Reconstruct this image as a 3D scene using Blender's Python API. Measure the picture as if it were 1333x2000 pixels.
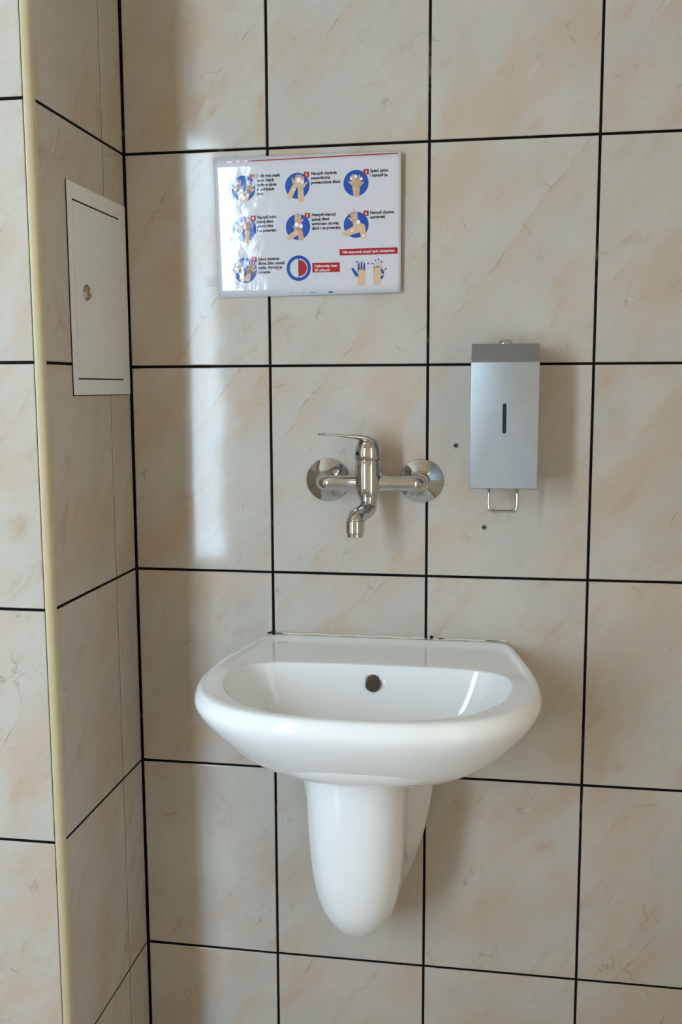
import bpy, bmesh, math, random
from mathutils import Vector, Matrix

for o in list(bpy.data.objects):
    bpy.data.objects.remove(o, do_unlink=True)
S = bpy.context.scene
COL = S.collection
Z0 = 1.627                      # height of the upper horizontal joint seen in the view; local z values are measured from it

# ------------------------------------------------------------------ camera
cd = bpy.data.cameras.new('camera')
cam = bpy.data.objects.new('camera', cd); COL.objects.link(cam)
cam.location = (0.5988, -1.5481, Z0 - 0.3707)
cam.rotation_euler = (1.4431, 0.0039, 0.158)
cd.sensor_fit = 'VERTICAL'; cd.sensor_height = 36.0; cd.lens = 1904.7 / 2000 * 36.0
cd.clip_start = 0.02
S.camera = cam

# ------------------------------------------------------------------ sky seen through the window behind the camera
WIN = dict(x0=-0.965, x1=-0.52, z0=0.50, z1=2.30, y=-2.25)
FILL_DOOR = dict(y0=-2.08, y1=-1.06, z1=2.06)      # unseen glazed door added in the right-hand wall as a warm fill source
W = bpy.data.worlds.new('overcast_sky'); S.world = W; W.use_nodes = True
bg = W.node_tree.nodes['Background']
bg.inputs['Color'].default_value = (0.62, 0.82, 1.0, 1); bg.inputs['Strength'].default_value = 18.5
pl = bpy.data.lights.new('window_portal', 'AREA'); pl.shape = 'RECTANGLE'
pl.size = WIN['x1'] - WIN['x0']; pl.size_y = WIN['z1'] - WIN['z0']; pl.cycles.is_portal = True
po = bpy.data.objects.new('window_portal', pl); COL.objects.link(po)
po.location = ((WIN['x0'] + WIN['x1']) / 2, WIN['y'] - 0.16, (WIN['z0'] + WIN['z1']) / 2)
po.rotation_euler = (math.radians(90), 0, 0)
po.rotation_euler = (math.radians(-90), 0, math.pi)

vs = S.view_settings
vs.view_transform = 'Standard'; vs.look = 'None'; vs.gamma = 1.0; vs.use_curve_mapping = False
vs.exposure = 0.78
S.cycles.max_bounces = 14; S.cycles.diffuse_bounces = 10

# ------------------------------------------------------------------ node helpers
def new_mat(name):
    m = bpy.data.materials.new(name); m.use_nodes = True
    return m, m.node_tree.nodes, m.node_tree.links, m.node_tree.nodes['Principled BSDF']

def simple(name, col, rough=0.5, metal=0.0, spec=0.5, noise=0.0, nscale=60.0, bump=0.0, coat=0.0):
    m, N, L, b = new_mat(name)
    b.inputs['Base Color'].default_value = (*col, 1); b.inputs['Roughness'].default_value = rough
    b.inputs['Metallic'].default_value = metal; b.inputs['Specular IOR Level'].default_value = spec
    if coat: b.inputs['Coat Weight'].default_value = coat; b.inputs['Coat Roughness'].default_value = 0.04
    if noise or bump:
        tc = N.new('ShaderNodeTexCoord'); n = N.new('ShaderNodeTexNoise')
        n.inputs['Scale'].default_value = nscale; n.inputs['Detail'].default_value = 4
        L.new(tc.outputs['Object'], n.inputs['Vector'])
        if noise:
            mx = N.new('ShaderNodeMix'); mx.data_type = 'RGBA'
            mx.inputs[6].default_value = (*[c * (1 - noise) for c in col], 1)
            mx.inputs[7].default_value = (*[min(1, c * (1 + noise)) for c in col], 1)
            L.new(n.outputs['Fac'], mx.inputs[0]); L.new(mx.outputs[2], b.inputs['Base Color'])
        if bump:
            bp = N.new('ShaderNodeBump'); bp.inputs['Strength'].default_value = 1.0; bp.inputs['Distance'].default_value = bump
            L.new(n.outputs['Fac'], bp.inputs['Height']); L.new(bp.outputs['Normal'], b.inputs['Normal'])
    return m

def math_node(N, L, op, a, b=None, c=None, clamp=False):
    n = N.new('ShaderNodeMath'); n.operation = op; n.use_clamp = clamp
    for i, v in enumerate((a, b, c)):
        if v is None: continue
        if isinstance(v, (int, float)): n.inputs[i].default_value = v
        else: L.new(v, n.inputs[i])
    return n.outputs[0]

def smooth(N, L, v, lo, hi, to0=0.0, to1=1.0):
    n = N.new('ShaderNodeMapRange'); n.interpolation_type = 'SMOOTHSTEP'
    n.inputs[1].default_value = lo; n.inputs[2].default_value = hi; n.inputs[3].default_value = to0; n.inputs[4].default_value = to1
    L.new(v, n.inputs[0]); return n.outputs[0]

def mixc(N, L, f, a, b):
    n = N.new('ShaderNodeMix'); n.data_type = 'RGBA'
    if isinstance(f, (int, float)): n.inputs[0].default_value = f
    else: L.new(f, n.inputs[0])
    for i, v in ((6, a), (7, b)):
        if isinstance(v, tuple): n.inputs[i].default_value = (*v, 1)
        else: L.new(v, n.inputs[i])
    return n.outputs[2]

def tile_material():
    m, N, L, b = new_mat('marbled_beige_ceramic')
    tc = N.new('ShaderNodeTexCoord'); oi = N.new('ShaderNodeObjectInfo')
    rnd = oi.outputs['Random']
    off = N.new('ShaderNodeCombineXYZ')
    L.new(math_node(N, L, 'MULTIPLY', rnd, 37.0), off.inputs[0])
    L.new(math_node(N, L, 'MULTIPLY', rnd, 91.0), off.inputs[1])
    L.new(math_node(N, L, 'MULTIPLY', rnd, 53.0), off.inputs[2])
    vec = N.new('ShaderNodeVectorMath'); vec.operation = 'ADD'
    L.new(tc.outputs['Object'], vec.inputs[0]); L.new(off.outputs[0], vec.inputs[1])
    P = vec.outputs[0]
    def noise(scale, detail=3, rough=0.55, dist=0.0, v=P):
        n = N.new('ShaderNodeTexNoise'); n.inputs['Scale'].default_value = scale
        n.inputs['Detail'].default_value = detail; n.inputs['Roughness'].default_value = rough; n.inputs['Distortion'].default_value = dist
        L.new(v, n.inputs['Vector']); return n
    mp = N.new('ShaderNodeMapping'); mp.vector_type = 'TEXTURE'; mp.inputs['Rotation'].default_value = (0, math.radians(38), 0); mp.inputs['Scale'].default_value = (0.75, 1.0, 1.65)
    L.new(P, mp.inputs['Vector']); PS = mp.outputs[0]
    n1 = noise(8.0, 5, 0.62, 0.3, PS); n2 = noise(17.0, 5, 0.65, 0.5, PS); n3 = noise(90.0, 3, 0.6); n4 = noise(9.0, 2, 0.5)
    base = mixc(N, L, smooth(N, L, n4.outputs['Fac'], 0.35, 0.65), TILE_A, TILE_B)
    base = mixc(N, L, smooth(N, L, n1.outputs['Fac'], 0.42, 0.68, 0, 0.9), base, TILE_WARM)
    base = mixc(N, L, smooth(N, L, n2.outputs['Fac'], 0.54, 0.80, 0, 0.80), base, TILE_RUST)
    # slanting veins: one crisp side, the other side fading out
    sp = N.new('ShaderNodeSeparateXYZ'); L.new(tc.outputs['Object'], sp.inputs[0])
    nd = noise(11.0, 3, 0.5)
    q = math_node(N, L, 'SUBTRACT', math_node(N, L, 'MULTIPLY', sp.outputs[0], 0.80), math_node(N, L, 'MULTIPLY', sp.outputs[2], 0.60))
    q = math_node(N, L, 'ADD', q, math_node(N, L, 'MULTIPLY', nd.outputs['Fac'], 0.035))
    q = math_node(N, L, 'ADD', math_node(N, L, 'DIVIDE', q, 0.17), math_node(N, L, 'MULTIPLY', rnd, 7.0))
    fr = math_node(N, L, 'FRACT', q)
    band = smooth(N, L, fr, 0.0, 0.30, 1.0, 0.0)
    nm = noise(6.0, 2, 0.5)
    msk = smooth(N, L, nm.outputs['Fac'], 0.45, 0.62)
    base = mixc(N, L, math_node(N, L, 'MULTIPLY', math_node(N, L, 'MULTIPLY', band, msk), 0.60), base, TILE_WARM)
    line = smooth(N, L, fr, 0.0, 0.02, 1.0, 0.0)
    nl = noise(30.0, 3, 0.6)
    base = mixc(N, L, math_node(N, L, 'MULTIPLY', math_node(N, L, 'MULTIPLY', line, msk), smooth(N, L, nl.outputs['Fac'], 0.42, 0.68, 0, 0.6)), base, TILE_DARK)
    # short hairline squiggles
    dv = N.new('ShaderNodeVectorMath'); dv.operation = 'MULTIPLY_ADD'
    nw = noise(22.0, 3, 0.6)
    L.new(nw.outputs['Color'], dv.inputs[0]); dv.inputs[1].default_value = (0.05, 0.05, 0.05); L.new(P, dv.inputs[2])
    vo = N.new('ShaderNodeTexVoronoi'); vo.feature = 'DISTANCE_TO_EDGE'; vo.inputs['Scale'].default_value = 13.0
    L.new(dv.outputs[0], vo.inputs['Vector'])
    cr = smooth(N, L, vo.outputs['Distance'], 0.0, 0.022, 1.0, 0.0)
    nc = noise(17.0, 3, 0.6)
    cm = smooth(N, L, nc.outputs['Fac'], 0.55, 0.68)
    base = mixc(N, L, math_node(N, L, 'MULTIPLY', math_node(N, L, 'MULTIPLY', cr, cm), 0.38), base, TILE_DARK)
    # fine mottling
    base = mixc(N, L, smooth(N, L, n3.outputs['Fac'], 0.45, 0.75, 0, 0.16), base, TILE_RUST)
    L.new(base, b.inputs['Base Color'])
    b.inputs['Roughness'].default_value = 0.085
    b.inputs['Specular IOR Level'].default_value = 0.22
    bn = noise(9.0, 1, 0.4); bf = noise(650.0, 1, 0.5)
    h = math_node(N, L, 'ADD', math_node(N, L, 'MULTIPLY', bn.outputs['Fac'], 1.0), math_node(N, L, 'MULTIPLY', bf.outputs['Fac'], 0.006))
    bp = N.new('ShaderNodeBump'); bp.inputs['Strength'].default_value = 1.0; bp.inputs['Distance'].default_value = 0.0006
    L.new(h, bp.inputs['Height']); L.new(bp.outputs['Normal'], b.inputs['Normal'])
    return m

TILE_A = (0.495, 0.465, 0.415); TILE_B = (0.465, 0.442, 0.402); TILE_WARM = (0.475, 0.385, 0.30); TILE_RUST = (0.43, 0.305, 0.215); TILE_DARK = (0.20, 0.14, 0.10)
M_TILE = tile_material()

def grout_material():
    m, N, L, b = new_mat('black_grout')
    tc = N.new('ShaderNodeTexCoord')
    n = N.new('ShaderNodeTexNoise'); n.inputs['Scale'].default_value = 5.0; n.inputs['Detail'].default_value = 5; n.inputs['Roughness'].default_value = 0.7
    L.new(tc.outputs['Object'], n.inputs['Vector'])
    n2 = N.new('ShaderNodeTexNoise'); n2.inputs['Scale'].default_value = 45.0; n2.inputs['Detail'].default_value = 4
    L.new(tc.outputs['Object'], n2.inputs['Vector'])
    f = math_node(N, L, 'MULTIPLY', smooth(N, L, n.outputs['Fac'], 0.57, 0.68), smooth(N, L, n2.outputs['Fac'], 0.42, 0.62))
    L.new(mixc(N, L, f, (0.006, 0.005, 0.005), (0.13, 0.12, 0.10)), b.inputs['Base Color'])
    b.inputs['Roughness'].default_value = 0.9; b.inputs['Specular IOR Level'].default_value = 0.1
    return m
M_GROUT = grout_material()
M_CERAMIC = simple('white_glazed_ceramic', (0.85, 0.88, 0.915), 0.07, 0, 0.5, 0.012, 30)
M_CHROME = simple('polished_chrome', (0.56, 0.56, 0.56), 0.07, 1.0, 0.5, 0.05, 40)
M_TRIM = simple('cream_plastic', (0.55, 0.47, 0.31), 0.38, 0, 0.5, 0.05, 25)
M_PANEL = simple('pale_grey_lacquer', (0.72, 0.74, 0.75), 0.32, 0, 0.5, 0.02, 40)
M_GAP = simple('dark_gap', (0.012, 0.011, 0.010), 0.8, 0, 0.2, 0.2, 80)
M_BRASS = simple('tarnished_brass', (0.42, 0.36, 0.26), 0.28, 1.0, 0.5, 0.25, 150)
M_PAINT = simple('warm_white_paint', (0.87, 0.80, 0.69), 0.7, 0, 0.3, 0.03, 8)
M_FLOOR = simple('beige_floor_tile', (0.42, 0.37, 0.31), 0.13, 0, 0.5, 0.12, 12)
M_FRAME = simple('white_window_plastic', (0.75, 0.76, 0.76), 0.3, 0, 0.5, 0.02, 20)
M_SILICONE = simple('aged_silicone', (0.62, 0.58, 0.49), 0.45, 0, 0.4, 0.25, 60)
M_MOULD = simple('black_mould', (0.015, 0.012, 0.010), 0.8, 0, 0.2, 0.4, 300)
M_PLUG = simple('grey_plastic_plug', (0.22, 0.22, 0.21), 0.5, 0, 0.4, 0.2, 200)
M_LOGO = simple('dark_grey_print', (0.10, 0.10, 0.10), 0.2, 0, 0.5, 0.1, 200)

def steel_material():
    m, N, L, b = new_mat('brushed_stainless_steel')
    b.inputs['Metallic'].default_value = 1.0
    tc = N.new('ShaderNodeTexCoord'); mp = N.new('ShaderNodeMapping'); mp.inputs['Scale'].default_value = (14, 14, 900)
    L.new(tc.outputs['Object'], mp.inputs['Vector'])
    n = N.new('ShaderNodeTexNoise'); n.inputs['Scale'].default_value = 1.0; n.inputs['Detail'].default_value = 3
    L.new(mp.outputs[0], n.inputs['Vector'])
    n2 = N.new('ShaderNodeTexNoise'); n2.inputs['Scale'].default_value = 26.0; n2.inputs['Detail'].default_value = 4
    L.new(tc.outputs['Object'], n2.inputs['Vector'])
    c = mixc(N, L, n.outputs['Fac'], (0.34, 0.365, 0.39), (0.40, 0.43, 0.455))
    c = mixc(N, L, smooth(N, L, n2.outputs['Fac'], 0.4, 0.7, 0, 0.25), c, (0.31, 0.335, 0.36))
    L.new(c, b.inputs['Base Color'])
    b.inputs['Roughness'].default_value = 0.50
    bp = N.new('ShaderNodeBump'); bp.inputs['Strength'].default_value = 0.12; bp.inputs['Distance'].default_value = 0.0002
    L.new(n.outputs['Fac'], bp.inputs['Height']); L.new(bp.outputs['Normal'], b.inputs['Normal'])
    return m
M_STEEL = steel_material()

def print_mat(name, col):
    m = simple(name, col, 0.09, 0, 0.5, 0.02, 90)
    N = m.node_tree.nodes; L = m.node_tree.links; b = N['Principled BSDF']
    geo = N.new('ShaderNodeNewGeometry')
    n = N.new('ShaderNodeTexNoise'); n.inputs['Scale'].default_value = 26.0; n.inputs['Detail'].default_value = 3
    L.new(geo.outputs['Position'], n.inputs['Vector'])
    bp = N.new('ShaderNodeBump'); bp.inputs['Strength'].default_value = 1.0; bp.inputs['Distance'].default_value = 0.0007
    L.new(n.outputs['Fac'], bp.inputs['Height']); L.new(bp.outputs['Normal'], b.inputs['Normal'])
    return m
M_PAPER = print_mat('laminated_paper', (0.57, 0.57, 0.61))
M_FILM = print_mat('clear_laminate_edge', (0.58, 0.56, 0.54))
M_BLUE = print_mat('blue_print', (0.012, 0.075, 0.36))
M_LBLUE = print_mat('light_blue_print', (0.10, 0.30, 0.62))
M_RED = print_mat('red_print', (0.36, 0.018, 0.030))
M_BLACK = print_mat('black_print', (0.012, 0.012, 0.016))
M_SKIN = print_mat('tan_print', (0.62, 0.43, 0.29))
M_SKIN2 = print_mat('dark_tan_print', (0.52, 0.33, 0.22))
M_WHITE = print_mat('white_print', (0.80, 0.80, 0.82))

def glass_material():
    m = bpy.data.materials.new('window_glass'); m.use_nodes = True
    N = m.node_tree.nodes; L = m.node_tree.links
    N.remove(N['Principled BSDF'])
    t = N.new('ShaderNodeBsdfTransparent'); g = N.new('ShaderNodeBsdfGlossy'); g.inputs['Roughness'].default_value = 0.0
    fr = N.new('ShaderNodeFresnel'); fr.inputs['IOR'].default_value = 1.45
    mx = N.new('ShaderNodeMixShader'); L.new(fr.outputs[0], mx.inputs[0]); L.new(t.outputs[0], mx.inputs[1]); L.new(g.outputs[0], mx.inputs[2])
    L.new(mx.outputs[0], N['Material Output'].inputs['Surface'])
    return m
M_GLASS = glass_material()

# ------------------------------------------------------------------ mesh helpers
def link(name, me, mat, parent=None, loc=None):
    o = bpy.data.objects.new(name, me); COL.objects.link(o)
    if mat is not None and len(me.materials) == 0: me.materials.append(mat)
    if parent is not None: o.parent = parent
    if loc is not None: o.location = loc
    return o

def mesh(name, verts, faces, mat, parent=None, smooth_=True, loc=None):
    me = bpy.data.meshes.new(name); me.from_pydata([tuple(v) for v in verts], [], faces); me.update()
    if smooth_:
        for p in me.polygons: p.use_smooth = True
    return link(name, me, mat, parent, loc)

def bm_obj(name, bm, mat, parent=None, smooth_=False, loc=None):
    bmesh.ops.recalc_face_normals(bm, faces=bm.faces)
    me = bpy.data.meshes.new(name); bm.to_mesh(me); bm.free()
    if smooth_:
        for p in me.polygons: p.use_smooth = True
    return link(name, me, mat, parent, loc)

def box_bm(x0, x1, y0, y1, z0, z1, bevel=0.0, seg=2, bm=None):
    own = bmesh.new()
    bmesh.ops.create_cube(own, size=1.0)
    for v in own.verts:
        v.co = Vector(((x0 + x1) / 2 + v.co.x * (x1 - x0), (y0 + y1) / 2 + v.co.y * (y1 - y0), (z0 + z1) / 2 + v.co.z * (z1 - z0)))
    if bevel: bmesh.ops.bevel(own, geom=list(own.edges), offset=bevel, segments=seg, affect='EDGES', profile=0.5)
    if bm is None: return own
    tmp = bpy.data.meshes.new('t'); own.to_mesh(tmp); own.free(); bm.from_mesh(tmp); bpy.data.meshes.remove(tmp)
    return bm

def sharp(o, ang=35):
    """smooth shading with creases kept"""
    me = o.data
    for p in me.polygons: p.use_smooth = True
    bm = bmesh.new(); bm.from_mesh(me)
    for e in bm.edges:
        if len(e.link_faces) == 2 and e.calc_face_angle(0) > math.radians(ang): e.smooth = False
    bm.to_mesh(me); bm.free()
    return o

def frame_axes(d):
    d = d.normalized(); up = Vector((0, 0, 1)) if abs(d.z) < 0.9 else Vector((0, 1, 0))
    a = d.cross(up).normalized(); return a, a.cross(d).normalized()

def lathe(name, prof, origin, axis, mat, parent=None, n=40, ang=35):
    """prof: (radius, distance along axis)"""
    a, b = frame_axes(Vector(axis)); d = Vector(axis).normalized(); o = Vector(origin)
    V = []; F = []
    for r, h in prof:
        for k in range(n):
            t = 2 * math.pi * k / n
            V.append(o + d * h + (a * math.cos(t) + b * math.sin(t)) * max(r, 1e-5))
    for i in range(len(prof) - 1):
        for k in range(n):
            F.append((i * n + k, i * n + (k + 1) % n, (i + 1) * n + (k + 1) % n, (i + 1) * n + k))
    F.append(tuple(range(n))[::-1]); F.append(tuple((len(prof) - 1) * n + k for k in range(n)))
    ob = mesh(name, V, F, mat, parent)
    bm = bmesh.new(); bm.from_mesh(ob.data); bmesh.ops.recalc_face_normals(bm, faces=bm.faces); bm.to_mesh(ob.data); bm.free()
    return sharp(ob, ang)

def catmull(pts, n, closed=False):
    out = []; m = len(pts); rng = m if closed else m - 1
    for i in range(rng):
        if closed: p0, p1, p2, p3 = pts[(i - 1) % m], pts[i], pts[(i + 1) % m], pts[(i + 2) % m]
        else: p0, p1, p2, p3 = pts[max(i - 1, 0)], pts[i], pts[i + 1], pts[min(i + 2, m - 1)]
        for k in range(n):
            t = k / n
            out.append(tuple(0.5 * (2 * b + (c - a) * t + (2 * a - 5 * b + 4 * c - d) * t * t + (3 * b - a - 3 * c + d) * t ** 3) for a, b, c, d in zip(p0, p1, p2, p3)))
    if not closed: out.append(tuple(pts[-1]))
    return out

def tube(name, path, radii, mat, parent=None, n=20, ang=40):
    pts = [Vector(p) for p in path]
    if isinstance(radii, (int, float)): radii = [radii] * len(pts)
    V = []; F = []; prev = None
    for i, p in enumerate(pts):
        d = (pts[min(i + 1, len(pts) - 1)] - pts[max(i - 1, 0)]).normalized()
        if prev is None: a, b = frame_axes(d)
        else:
            a = (prev - d * prev.dot(d)).normalized(); b = d.cross(a)
        prev = a
        for k in range(n):
            t = 2 * math.pi * k / n
            V.append(p + (a * math.cos(t) + b * math.sin(t)) * radii[i])
    for i in range(len(pts) - 1):
        for k in range(n): F.append((i * n + k, i * n + (k + 1) % n, (i + 1) * n + (k + 1) % n, (i + 1) * n + k))
    F.append(tuple(range(n))); F.append(tuple((len(pts) - 1) * n + k for k in range(n)))
    ob = mesh(name, V, F, mat, parent)
    bm = bmesh.new(); bm.from_mesh(ob.data); bmesh.ops.recalc_face_normals(bm, faces=bm.faces); bm.to_mesh(ob.data); bm.free()
    return sharp(ob, ang)

def rings_mesh(name, rings, mat, parent=None, cap0=True, cap1=True):
    n = len(rings[0]); V = [v for r in rings for v in r]; F = []
    for i in range(len(rings) - 1):
        for k in range(n): F.append((i * n + k, i * n + (k + 1) % n, (i + 1) * n + (k + 1) % n, (i + 1) * n + k))
    if cap0: F.append(tuple(range(n))[::-1])
    if cap1: F.append(tuple((len(rings) - 1) * n + k for k in range(n)))
    ob = mesh(name, V, F, mat, parent)
    bm = bmesh.new(); bm.from_mesh(ob.data); bmesh.ops.recalc_face_normals(bm, faces=bm.faces); bm.to_mesh(ob.data); bm.free()
    return ob

def bake(ob):
    """apply the modifiers of ob to its mesh"""
    bpy.context.view_layer.update()
    dg = bpy.context.evaluated_depsgraph_get()
    me = bpy.data.meshes.new_from_object(ob.evaluated_get(dg))
    ob.modifiers.clear(); ob.data = me
    return ob

def cut(ob, cutter):
    md = ob.modifiers.new('cut', 'BOOLEAN'); md.operation = 'DIFFERENCE'; md.object = cutter; md.solver = 'EXACT'
    bake(ob); me = cutter.data
    bpy.data.objects.remove(cutter, do_unlink=True); bpy.data.meshes.remove(me)
    return ob

def empty(name, loc=(0, 0, 0)):
    o = bpy.data.objects.new(name, None); COL.objects.link(o); o.location = loc; o.empty_display_size = 0.05
    return o

def tag(o, label=None, cat=None, group=None, kind=None):
    if label: o['label'] = label
    if cat: o['category'] = cat
    if group: o['group'] = group
    if kind: o['kind'] = kind
    return o

# ------------------------------------------------------------------ room shell
TW, TH, G = 0.2535, 0.337, 0.0038       # tile pitch across, tile pitch up, joint width
X1 = 0.2367                              # first full vertical joint right of the corner
PIER_Y = -0.3168                         # face of the projecting wall part
ROOM_X0, ROOM_X1, ROOM_Y0, CEIL = -1.25, 1.32, WIN['y'], 2.62
TT = 0.008; REC = 0.0014                 # tile thickness, joint recess
rows = [0.0] + [Z0 - k * TH for k in range(4, -3, -1)] + [CEIL]
rows = sorted(rows)

wall_back = bm_obj('wall_back', box_bm(-0.012, ROOM_X1 + 0.1, REC, 0.14, 0, CEIL), M_GROUT)
tag(wall_back, 'back wall of marbled beige tiles with black joints', 'wall', kind='structure')
wall_left = bm_obj('wall_left', box_bm(-0.16, -REC, PIER_Y + 0.012, REC, 0, CEIL), M_GROUT)
tag(wall_left, 'shaded side of the projecting wall part with tiles', 'wall', kind='structure')
wall_pier = bm_obj('wall_pier', box_bm(ROOM_X0 - 0.1, -0.010, PIER_Y + REC, PIER_Y + 0.011, 0, CEIL), M_GROUT)
tag(wall_pier, 'front of the projecting wall part with beige tiles', 'wall', kind='structure')

random.seed(11)
tile_meshes = {}
def tile_mesh(w, h):
    key = (round(w, 4), round(h, 4))
    if key not in tile_meshes:
        bm = box_bm(-w / 2, w / 2, 0, TT, -h / 2, h / 2)
        ed = [e for e in bm.edges if all(abs(v.co.y) < 1e-6 for v in e.verts)]
        bmesh.ops.bevel(bm, geom=ed, offset=0.0016, segments=2, affect='EDGES', profile=0.5)
        bmesh.ops.recalc_face_normals(bm, faces=bm.faces)
        me = bpy.data.meshes.new('tile'); bm.to_mesh(me); bm.free(); me.materials.append(M_TILE)
        for p in me.polygons: p.use_smooth = False
        tile_meshes[key] = me
    return tile_meshes[key]

def lay(wall, place, a0, a1, b0, b1, rz, gl, gr, tilt=0.0014):
    """one tile between joint lines a0..a1 (across) and b0..b1 (up)"""
    w = a1 - a0 - gl - gr; h = b1 - b0 - G
    if w < 0.01 or h < 0.01: return
    o = link('tile', tile_mesh(w, h), None, wall)
    ac = (a0 + gl + a1 - gr) / 2; bc = (b0 + b1) / 2
    o.location = place(ac, bc)
    o.rotation_euler = (random.uniform(-tilt, tilt), 0, rz + random.uniform(-tilt, tilt))

hg = G / 2
cols = [0.0, X1] + [X1 + TW * k for k in range(1, 5)]
cols = [c for c in cols if c < ROOM_X1 - 0.05] + [ROOM_X1]
for i in range(len(cols) - 1):
    for j in range(len(rows) - 1):
        lay(wall_back, lambda a, b: (a, 0.0, b), cols[i], cols[i + 1], rows[j], rows[j + 1], -0.009 if i == 0 else 0, 0.0026 if i == 0 else hg, hg)
# side of the pier: a wide tile and a narrow strip meeting with hardly any joint; it faces +x
for j in range(len(rows) - 1):
    lay(wall_left, lambda a, b: (0.0, a, b), -0.3045, -0.0835, rows[j], rows[j + 1], math.pi / 2, 0.0, 0.0014, 0.0008)
    lay(wall_left, lambda a, b: (0.0, a, b), -0.0835, 0.0, rows[j], rows[j + 1], math.pi / 2, 0.0014, 0.0022, 0.0008)
pc = [-0.0115 - TW * k for k in range(0, 8)] + [ROOM_X0]
pc = sorted(p for p in pc if p >= ROOM_X0)
for i in range(len(pc) - 1):
    for j in range(len(rows) - 1):
        lay(wall_pier, lambda a, b: (a, PIER_Y, b), pc[i], pc[i + 1], rows[j], rows[j + 1], 0, hg, 0.0 if i == len(pc) - 2 else hg, 0.001)

# quarter-round profile on the outer corner of the pier
prof = [(-0.0100, PIER_Y + 0.004), (-0.0100, PIER_Y - 0.0006)]
for k in range(0, 9):
    t = math.radians(-90 + 90 * k / 8)
    prof.append((-0.0095 + 0.0105 * math.cos(t), PIER_Y + 0.0105 - 0.0005 + 0.0112 * math.sin(t)))
prof += [(0.0010, -0.3052), (-0.004, -0.3052)]
V = []; F = []
n = len(prof)
for z in (0.0, CEIL):
    for x, y in prof: V.append((x, y, z))
for k in range(n): F.append((k, (k + 1) % n, n + (k + 1) % n, n + k))
F.append(tuple(range(n))); F.append(tuple(range(n, 2 * n)))
trim = mesh('trim_1', V, F, M_TRIM)
bm = bmesh.new(); bm.from_mesh(trim.data); bmesh.ops.recalc_face_normals(bm, faces=bm.faces); bm.to_mesh(trim.data); bm.free()
sharp(trim, 30)
tag(trim, 'cream plastic quarter-round profile along the outer wall corner', 'trim', kind='structure')

floor = bm_obj('floor', box_bm(ROOM_X0 - 0.1, ROOM_X1 + 0.1, ROOM_Y0 - 0.25, 0.14, -0.1, 0.0), M_FLOOR)
tag(floor, 'beige tiled floor of the washroom', 'floor', kind='structure')
ceiling = bm_obj('ceiling', box_bm(ROOM_X0 - 0.1, ROOM_X1 + 0.1, ROOM_Y0 - 0.25, 0.14, CEIL, CEIL + 0.1), M_PAINT)
tag(ceiling, 'plain cream ceiling', 'ceiling', kind='structure')
bm = bmesh.new()
for a in ((ROOM_Y0 - 0.2, FILL_DOOR['y0'], 0, CEIL), (FILL_DOOR['y1'], 0.0, 0, CEIL), (FILL_DOOR['y0'], FILL_DOOR['y1'], FILL_DOOR['z1'], CEIL)):
    box_bm(ROOM_X1, ROOM_X1 + 0.1, a[0], a[1], a[2], a[3], bm=bm)
wall_right = bm_obj('wall_right', bm, M_PAINT)
tag(wall_right, 'plain cream side wall', 'wall', kind='structure')
wall_far = bm_obj('wall_far_left', box_bm(ROOM_X0 - 0.1, ROOM_X0, ROOM_Y0 - 0.2, PIER_Y, 0, CEIL), M_PAINT)
tag(wall_far, 'plain cream wall beside the window', 'wall', kind='structure')
bm = bmesh.new(); yw0, yw1 = ROOM_Y0 - 0.2, ROOM_Y0
for a in ((ROOM_X0, WIN['x0'], 0, CEIL), (WIN['x1'], ROOM_X1, 0, CEIL), (WIN['x0'], WIN['x1'], 0, WIN['z0']), (WIN['x0'], WIN['x1'], WIN['z1'], CEIL)):
    box_bm(a[0], a[1], yw0, yw1, a[2], a[3], bm=bm)
wall_rear = bm_obj('wall_rear', bm, M_PAINT)
tag(wall_rear, 'cream wall with the window opening', 'wall', kind='structure')
win = empty('window_1', ((WIN['x0'] + WIN['x1']) / 2, ROOM_Y0 - 0.1, WIN['z0'])); tag(win, 'white framed window that lights the room', 'window', kind='structure')
hw = (WIN['x1'] - WIN['x0']) / 2; hh = WIN['z1'] - WIN['z0']
bm = bmesh.new()
for a in ((-hw, -hw + 0.045, 0, hh), (hw - 0.045, hw, 0, hh), (-hw, hw, 0, 0.045), (-hw, hw, hh - 0.045, hh)):
    box_bm(a[0], a[1], -0.03, 0.03, a[2], a[3], bm=bm)
bm_obj('window_frame', bm, M_FRAME, win)
bm_obj('pane', box_bm(-hw + 0.045, hw - 0.045, -0.002, 0.002, 0.045, hh - 0.045), M_GLASS, win)

# unseen door added for warm fill: white frame, frosted amber glass passing daylight
def frosted_material():
    m = bpy.data.materials.new('fill_door_amber_glass'); m.use_nodes = True
    N = m.node_tree.nodes; L = m.node_tree.links; N.remove(N['Principled BSDF'])
    t = N.new('ShaderNodeBsdfTranslucent')
    tc = N.new('ShaderNodeTexCoord'); n = N.new('ShaderNodeTexNoise'); n.inputs['Scale'].default_value = 60.0
    L.new(tc.outputs['Object'], n.inputs['Vector'])
    L.new(mixc(N, L, n.outputs['Fac'], (0.094, 0.066, 0.045), (0.109, 0.077, 0.053)), t.inputs['Color'])
    g = N.new('ShaderNodeBsdfGlossy'); g.inputs['Roughness'].default_value = 0.25
    mx = N.new('ShaderNodeMixShader'); mx.inputs[0].default_value = 0.04
    L.new(t.outputs[0], mx.inputs[1]); L.new(g.outputs[0], mx.inputs[2]); L.new(mx.outputs[0], N['Material Output'].inputs['Surface'])
    return m
dr = empty('fill_door_1', (ROOM_X1 + 0.05, (FILL_DOOR['y0'] + FILL_DOOR['y1']) / 2, 0)); dr.rotation_euler = (0, 0, math.pi / 2); tag(dr, 'added white framed door with frosted glass, giving warm fill light', 'door', kind='structure')
dw = (FILL_DOOR['y1'] - FILL_DOOR['y0']) / 2
bm = bmesh.new()
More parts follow.
